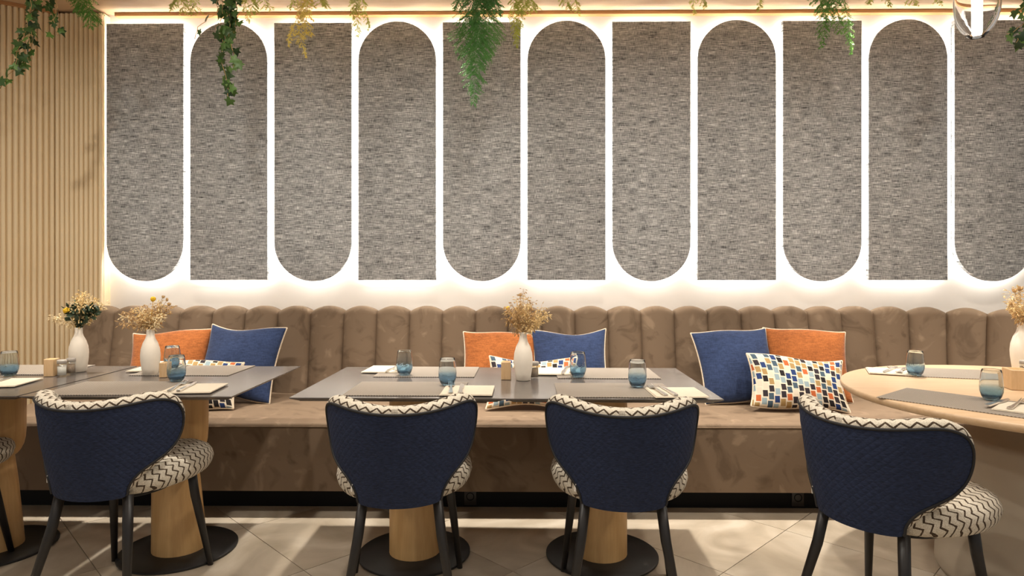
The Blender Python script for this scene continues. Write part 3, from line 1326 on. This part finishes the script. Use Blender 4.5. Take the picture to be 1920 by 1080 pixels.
# ------------------------------------------------------------------ vases with dried flowers
VASE = [(0.0, 0), (.028, 0), (.032, .003), (.036, .03), (.0405, .065), (.0415, .09), (.039, .118), (.031, .146), (.021, .166), (.0165, .182), (.0158, .204), (.0165, .2085), (.0145, .2085), (.0138, .19), (.0, .17)]
vase0 = None


def place_vase(u, v, label, s=1.0):
    global vase0
    if vase0 is None:
        o = obj('vase', lathe(VASE, 36, cap=False), 'vase_white')
        vase0 = o.data
    else:
        o = bpy.data.objects.new('vase', vase0)
        C.objects.link(o)
    o.location = atz(u, v, TZ) + Vector((0, 0, .0008))
    o.scale = (s, s, s)
    tag(o, label, 'vase', 'white bottle vases')
    return o


def spikelet(vs, fs, p, d, ln, r):
    d = d.normalized()
    a = d.orthogonal().normalized()
    b = d.cross(a)
    base = len(vs)
    vs.append(p)
    m = p + d * ln * .45
    for k in range(4):
        an = PI / 2 * k
        vs.append(m + (a * math.cos(an) + b * math.sin(an)) * r)
    vs.append(p + d * ln)
    for k in range(4):
        k2 = (k + 1) % 4
        fs.append((base, base + 1 + k, base + 1 + k2))
        fs.append((base + 5, base + 1 + k2, base + 1 + k))


def bouquet(base, label, seed, dirs, mats, extras=()):
    """base: point at the vase mouth; dirs: list of (dx, dz, length) main stem directions (photo-plane), depth is random"""
    rnd = random.Random(seed)
    t = thing('dried_bouquet', label, 'flowers', base, 0, 'dried flower bouquets')
    for (dx, dz, ln) in dirs:
        vs, fs = [], []
        dy = rnd.uniform(-.5, .5)
        d0 = Vector((dx * .35, dy * .3, 1)).normalized()
        d1 = Vector((dx, dy, dz)).normalized()
        p = Vector((rnd.uniform(-.008, .008), rnd.uniform(-.008, .008), -.03))
        pts = [p.copy()]
        ns = 9
        for k in range(ns):
            f = min(1, k / 5)
            d = d0.lerp(d1, f).normalized()
            d.z -= 0.05 * max(0, k - 5)
            p = p + d * (ln + .03) / ns
            pts.append(p.copy())
        tube(pts, [0.0011] * len(pts), 4, vf=(vs, fs))
        for k in range(4, len(pts)):
            for q in range(9):
                bp = pts[k].lerp(pts[k - 1], rnd.random())
                dd = Vector((rnd.uniform(-1, 1) + dx * .4, rnd.uniform(-1, 1), rnd.uniform(-.9, .8)))
                l1 = rnd.uniform(.008, .024)
                e = bp + dd.normalized() * l1
                tube([bp, e], 0.0005, 3, vf=(vs, fs))
                spikelet(vs, fs, e, dd + Vector((0, 0, -.3)), rnd.uniform(.011, .020), rnd.uniform(.0022, .0040))
        obj('grass_stem', (vs, fs), rnd.choice(mats), t, smooth=False)
    for ex in extras:
        kind, x, y, z, s = ex
        if kind == 'ball':
            vs, fs = [], []
            bm = bmesh.new()
            bmesh.ops.create_icosphere(bm, subdivisions=2, radius=s)
            for v in bm.verts:
                v.co *= rnd.uniform(.9, 1.08)
                v.co += Vector((x, y, z))
            me = bpy.data.meshes.new('t')
            bm.to_mesh(me)
            vs = [v.co.copy() for v in me.vertices]
            fs = [tuple(p.vertices) for p in me.polygons]
            bpy.data.meshes.remove(me)
            bm.free()
            tube([(0, 0, -.03), (x * .5, y * .5, z * .5), (x, y, z)], .0011, 4, vf=(vs, fs))
            o = obj('yellow_flower', (vs, fs), 'flower_yellow', t, smooth=False)
            o['label'] = 'round yellow flower head'
        elif kind == 'leaves':
            vs, fs = [], []
            for q in range(44):
                c = Vector((x + rnd.gauss(0, s * .45), y + rnd.gauss(0, s * .4), z + rnd.gauss(0, s * .45)))
                d = Vector((rnd.uniform(-1, 1), rnd.uniform(-1, 1), rnd.uniform(-.5, 1))).normalized()
                sd = d.cross(Vector((rnd.uniform(-1, 1), rnd.uniform(-1, 1), rnd.uniform(-1, 1)))).normalized()
                ln, wd = rnd.uniform(.020, .036), rnd.uniform(.008, .014)
                b = len(vs)
                nn = d.cross(sd) * .003
                vs.extend([c, c + d * ln * .5 + sd * wd, c + d * ln, c + d * ln * .5 - sd * wd, c + d * ln * .5 + nn])
                fs.extend([(b, b + 1, b + 4), (b + 1, b + 2, b + 4), (b + 2, b + 3, b + 4), (b + 3, b, b + 4)])
                tube([(0, 0, -.02), c * .5, c], .0008, 3, vf=(vs, fs))
            o = obj('leaf_sprig', (vs, fs), 'leaf_dark', t, smooth=False)
            o['label'] = 'dark green leaf sprig'
        elif kind == 'bud':
            vs, fs = [], []
            c = Vector((x, y, z))
            for q in range(10):
                spikelet(vs, fs, c + Vector((rnd.gauss(0, .002), rnd.gauss(0, .002), -.008)), Vector((rnd.gauss(0, .25), rnd.gauss(0, .25), 1)), s * 2.2, s * .45)
            tube([(0, 0, -.03), c * .5 + Vector((0, 0, .01)), c], .0011, 4, vf=(vs, fs))
            obj('seed_head', (vs, fs), 'straw_dark', t, smooth=False)
    return t


MS = ['straw', 'straw', 'straw_pale', 'straw_dark']
v = place_vase(981, 713, 'white bottle vase in the middle of the picture, between wood block and shaker')
bouquet(v.location + Vector((0, 0, .205)), 'dried grass bouquet in the middle white vase', 11,
        [(-.55, .9, .12), (-.35, 1, .15), (-.15, 1, .17), (0, 1, .20), (.1, 1, .17), (.3, 1, .15), (.55, .8, .14), (.8, .55, .13), (.6, .5, .09), (-.6, .6, .09), (.2, 1, .11), (-.2, 1, .11), (.95, .65, .13), (-.42, .8, .13), (0.05, 1, .14), (.42, .8, .11)], MS,
        [('ball', -.066, -.01, .108, .009), ('bud', -.012, 0, .165, .008)])
v = place_vase(282, 703, 'white bottle vase in front of the orange pillow near slatted corner')
bouquet(v.location + Vector((0, 0, .205)), 'straw coloured dried bouquet before the orange pillow near slatted corner', 12,
        [(-1.2, .45, .14), (-.9, .6, .14), (-.6, .8, .12), (-.3, 1, .11), (0, 1, .12), (.3, 1, .13), (.55, .9, .13), (.7, .7, .10), (-1.3, .35, .11), (-.1, 1, .09), (.35, .9, .10), (-.5, .7, .09), (.2, 1, .14), (-.75, .55, .12)], MS,
        [('ball', .018, -.01, .142, .012), ('bud', .072, .01, .138, .008), ('bud', .058, .0, .152, .007), ('bud', .085, .0, .118, .008)])
v = place_vase(147.5, 697, 'white bottle vase in front of the slats on left edge table')
bouquet(v.location + Vector((0, 0, .205)), 'dried bouquet with dark green leaves in front of the slats', 13,
        [(-.9, .5, .10), (-.3, 1, .15), (0, 1, .17), (.3, 1, .17), (.5, .9, .16), (.75, .8, .15), (-.7, .4, .11), (.15, 1, .16), (.6, .7, .13), (-.05, 1, .18), (.4, 1, .18)], ['straw_pale', 'straw_pale', 'straw'],
        [('leaves', .02, -.02, .062, .045), ('leaves', -.025, 0, .085, .028), ('leaves', .055, .01, .08, .03), ('ball', -.042, -.02, .083, .016)])
v = place_vase(1916, 697, 'white bottle vase at the right edge on the round table', 1.12)
bouquet(v.location + Vector((0, 0, .205 * 1.12)), 'golden dried bouquet in the vase at the right edge', 14,
        [(-.6, .8, .11), (-.4, 1, .14), (-.2, 1, .16), (0, 1, .17), (.2, 1, .16), (.5, .9, .14), (-.7, .6, .08), (.1, 1, .13), (-.3, .9, .11), (-.12, 1, .12), (.7, .7, .12)], MS,
        [('bud', -.035, 0, .15, .011), ('bud', -.012, 0, .158, .012), ('bud', -.05, 0, .09, .008)])


# ------------------------------------------------------------------ hanging plants
def ivy_leaf_mesh():
    # five-lobed leaf, unit length, hanging along -z, facing -y
    out = [(0, 0), (.20, .16), (.50, .10), (.36, -.18), (.62, -.42), (.26, -.50), (0, -1.0)]
    pts = out + [(-x, z) for x, z in reversed(out[1:-1])]
    vs = [(0, -0.07, -.34)]
    for x, z in pts:
        vs.append((x, 0.10 * abs(x) + 0.12 * (z + .3) ** 2 * .6, z))
    n = len(pts)
    fs = [(0, 1 + i, 1 + (i + 1) % n) for i in range(n)]
    return vs, fs


ivy_me = None


def ivy_plant(label, strands, seed, Y, leaf=(.035, .055)):
    """strands: list of (list of pixel points, leaf spacing in m)"""
    global ivy_me
    rnd = random.Random(seed)
    first = aty(*strands[0][0][0], Y)
    t = thing('hanging_ivy', label, 'plant', (first.x, Y, CEIL), 0, 'plants hanging from the ceiling')
    o0 = Vector((first.x, Y, CEIL))
    for pix, sp in strands:
        dep = rnd.uniform(-.05, .05)
        P = [aty(u, vv, Y + dep) for (u, vv) in pix]
        top = Vector((o0.x + (P[0].x - o0.x) * .6, Y, CEIL))
        P = [top] + P
        # smooth
        pts = []
        for a, b in zip(P[:-1], P[1:]):
            for k in range(4): pts.append(a.lerp(b, k / 4))
        pts.append(P[-1])
        pts = [q + Vector((rnd.gauss(0, .004), rnd.gauss(0, .006), 0)) for q in pts]
        pts[0] = top
        obj('vine', tube([q - o0 for q in pts], 0.0016, 5), 'straw_dark', t)
        dist = 0
        for a, b in zip(pts[:-1], pts[1:]):
            dist += (b - a).length
            while dist > sp:
                dist -= sp
                if ivy_me is None:
                    o = obj('leaf', ivy_leaf_mesh(), 'ivy_leaf', t)
                    ivy_me = o.data
                else:
                    o = bpy.data.objects.new('leaf', ivy_me)
                    C.objects.link(o)
                    o.parent = t
                q = a.lerp(b, rnd.random()) - o0
                o.location = q + Vector((rnd.gauss(0, .014), rnd.gauss(0, .015), rnd.gauss(0, .008)))
                s = rnd.uniform(*leaf)
                o.scale = (s, s, s)
                o.rotation_euler = (rnd.gauss(-.15, .5), rnd.gauss(0, .7), rnd.gauss(0, .8))
    return t


ivy_plant('trailing ivy in front of the slatted corner wall', [([(58, -10), (54, 30), (50, 62), (34, 95), (22, 130), (2, 166)], .021), ([(60, -5), (56, 40), (62, 85), (44, 120), (42, 130)], .020), ([(80, -10), (92, 15), (100, 40), (108, 66)], .024), ([(100, -10), (108, 12), (104, 40), (107, 62)], .05), ([(56, 20), (48, 60), (28, 98)], .045)], 21, 3.45)
ivy_plant('trailing ivy over the second wall panel from the slats', [([(422, -10), (424, 40), (420, 85), (416, 115), (425, 150), (432, 190)], .018), ([(436, -10), (432, 40), (428, 70), (440, 110), (440, 128)], .018), ([(410, -5), (406, 25), (378, 45), (362, 72)], .085), ([(430, -5), (432, 30), (422, 60), (420, 90)], .016), ([(418, 0), (415, 40), (402, 55)], .04), ([(440, -5), (446, 30), (436, 60)], .03)], 22, 3.45)
ivy_plant('short ivy tip at the right edge beside the glass lamp', [([(1930, -10), (1922, 40), (1900, 62), (1886, 64)], .03), ([(1935, -10), (1926, 50), (1908, 70), (1906, 90)], .03), ([(1930, -10), (1925, 12), (1900, 26)], .05)], 23, 3.3)


def fern_plant(label, seed, Y, mat, fronds, dense=1.0, needle=.012):
    """fronds: list of (pixel polyline, half spread in px at widest)"""
    rnd = random.Random(seed)
    first = aty(*fronds[0][0][0], Y)
    o0 = Vector((first.x, Y, CEIL))
    t = thing('hanging_fern', label, 'plant', o0, 0, 'plants hanging from the ceiling')
    for pix, spread in fronds:
        dep = rnd.uniform(-.06, .06)
        P = [aty(u, vv, Y + dep) for (u, vv) in pix]
        top = Vector((o0.x + (P[0].x - o0.x) * .7, Y, CEIL))
        P = [top] + P
        pts = []
        for a, b in zip(P[:-1], P[1:]):
            m = max(3, int((b - a).length / .02))
            for k in range(m): pts.append(a.lerp(b, k / m))
        pts.append(P[-1])
        vs, fs = [], []
        tube([q - o0 for q in pts], .0012, 4, vf=(vs, fs))
        st = obj('stem', (vs, fs), mat, t, smooth=False)
        vs, fs = [], []
        tot = len(pts)
        W_ = spread * Y / F
        for i in range(2, tot):
            f = i / tot
            env = min(1, .35 + f * 1.6) * (1 - max(0, f - .72) / .28 * .85)
            for q in range(int(4 * dense) + (rnd.random() < (4 * dense) % 1)):
                sd = rnd.choice((-1, 1))
                L_ = W_ * env * rnd.uniform(.45, 1.1)
                d = Vector((sd * rnd.uniform(.5, 1), rnd.uniform(-.6, .6), -rnd.uniform(.1, .9))).normalized()
                bp = pts[i] - o0 + Vector((0, 0, rnd.uniform(-.01, .01)))
                ns = max(3, int(L_ / .007))
                pr = bp
                for k in range(1, ns + 1):
                    dd = (d + Vector((0, 0, -.5 * k / ns))).normalized()
                    c = pr + dd * L_ / ns
                    # twig segment
                    s2 = dd.orthogonal().normalized() * .0006
                    b = len(vs)
                    vs.extend([pr - s2, pr + s2, c + s2, c - s2])
                    fs.append((b, b + 1, b + 2, b + 3))
                    for z in range(3):
                        nd = (dd * .6 + Vector((rnd.uniform(-1, 1), rnd.uniform(-1, 1), rnd.uniform(-1, .6)))).normalized()
                        ln = needle * rnd.uniform(.6, 1.2)
                        wv = nd.cross(Vector((rnd.uniform(-.3, .3), 1, rnd.uniform(-.3, .3)))).normalized() * .0016
                        b = len(vs)
                        vs.extend([c - wv, c + wv, c + nd * ln])
                        fs.append((b, b + 1, b + 2))
                    pr = c
        o = obj('foliage', (vs, fs), mat, t, smooth=False)
        o['kind'] = 'stuff'
    return t


fern_plant('green feathery fern at the top of the slatted corner', 31, 3.6, 'fern_green', [([(150, -12), (160, 15), (185, 38)], 26), ([(160, -12), (168, 12), (170, 50)], 26), ([(140, -12), (150, 8), (152, 22)], 18)], 1.2)
fern_plant('thin lime fern left of the ivy over the second panel', 32, 3.6, 'fern_lime', [([(345, -12), (330, 0), (318, 12)], 22), ([(360, -12), (368, 5), (362, 22)], 24), ([(340, -12), (345, 6), (342, 20)], 20)], .8)
fern_plant('thin lime fern right of the ivy over the second panel', 33, 3.6, 'fern_lime', [([(462, -12), (474, 5), (472, 22)], 22), ([(480, -12), (495, 0), (508, 14)], 18), ([(455, -12), (462, 18), (466, 40)], 12)], .8)
fern_plant('yellow hanging sprig over the third wall panel', 34, 3.6, 'fern_yellow', [([(574, -12), (572, 30), (560, 60), (566, 80), (572, 104)], 16), ([(578, -12), (576, 30), (572, 55), (586, 62)], 20), ([(566, -10), (560, 30), (545, 62), (540, 82)], 12)], 1.1)
fern_plant('small lime tuft at ceiling before the third panel', 44, 3.6, 'fern_lime', [([(552, -12), (550, 2), (546, 14)], 12), ([(590, -12), (600, -2), (610, 8)], 26)], .8)
fern_plant('lime fern hanging between third and fourth panels', 35, 3.6, 'fern_lime', [([(668, -12), (668, 15), (670, 66)], 14), ([(676, -12), (684, 20), (692, 50)], 11), ([(664, -12), (664, 10), (662, 30)], 14)], 1.1)
fern_plant('large green feathery fern over the fifth wall panel', 36, 3.5, 'fern_dark', [([(898, -12), (900, 40), (892, 100), (888, 190)], 34), ([(908, -12), (915, 30), (914, 105)], 40), ([(886, -12), (880, 35), (864, 105)], 38), ([(902, -12), (900, 45), (895, 130)], 44), ([(920, -12), (930, 5), (935, 25)], 22), ([(870, -12), (862, 0), (855, 14)], 20)], 1.5)
fern_plant('lime fern between the fifth and sixth panels', 37, 3.55, 'fern_lime', [([(972, -12), (975, 15), (970, 62)], 18), ([(990, -12), (996, 5), (1000, 14)], 24), ([(965, -12), (962, 10), (968, 84)], 16), ([(980, -12), (985, 8), (982, 22)], 24)], 1.2)
fern_plant('lime tuft at ceiling over the sixth panel', 38, 3.6, 'fern_lime', [([(1058, -12), (1062, 2), (1066, 12)], 18), ([(1074, -12), (1080, 5), (1084, 24)], 14)], .8)
fern_plant('faint lime tuft at ceiling between sixth and eighth panels', 39, 3.6, 'fern_lime', [([(1296, -12), (1300, 0), (1302, 24)], 8), ([(1312, -12), (1318, 0), (1322, 10)], 12)], .7)
fern_plant('faint lime tuft at ceiling over the eighth panel', 40, 3.6, 'fern_lime', [([(1424, -12), (1424, 4), (1422, 18)], 10)], .8)
fern_plant('green feathery fern over the ninth wall panel', 41, 3.5, 'fern_green', [([(1545, -12), (1545, 25), (1540, 84)], 20), ([(1565, -12), (1570, 20), (1575, 60)], 22), ([(1575, -12), (1588, 25), (1596, 96)], 13), ([(1535, -12), (1540, 12), (1548, 34)], 22), ([(1560, -12), (1560, 10), (1556, 30)], 28)], 1.2)
fern_plant('faint lime tufts at ceiling over the tenth panel', 42, 3.6, 'fern_lime', [([(1655, -12), (1665, -2), (1668, 10)], 12), ([(1700, -12), (1712, -3), (1720, 8)], 14), ([(1750, -12), (1758, -4), (1764, 6)], 14), ([(1632, -12), (1634, -2), (1630, 6)], 10)], .7)

# ------------------------------------------------------------------ glass pendant lamp
LY = 2.7
pl = aty(1832, 70, LY)
lamp = thing('pendant_lamp', 'clear glass pendant lamp with glowing white tube near the ceiling', 'lamp', (pl.x, LY, pl.z))
obj('glass_shade', lathe([(.026, .000), (.040, .012), (.058, .034), (.072, .062), (.081, .10), (.0845, .15), (.0845, .34), (.078, .40), (.05, .435), (.02, .44),
                          (.02, .435), (.048, .429), (.0735, .395), (.0795, .34), (.0795, .15), (.076, .105), (.067, .07), (.054, .045), (.038, .024), (.026, .012), (.026, 0.0)], 48, cap=False), 'clear_glass', lamp)
obj('light_tube', lathe([(.0, .018), (.017, .018), (.0195, .022), (.0195, .40), (0, .402)], 24, cap=False), 'lamp_tube', lamp)
obj('cap', lathe([(.0, .401), (.024, .4405), (.024, .475), (.008, .485), (0, .485)], 24, cap=False), 'steel', lamp)
obj('cord', tube([(0, 0, .484), (0, 0, CEIL - pl.z)], .003, 8), 'black_metal', lamp)
obj('canopy', lathe([(.05, CEIL - pl.z - .022), (.055, CEIL - pl.z - .018), (.055, CEIL - pl.z)], 28), 'steel', lamp)
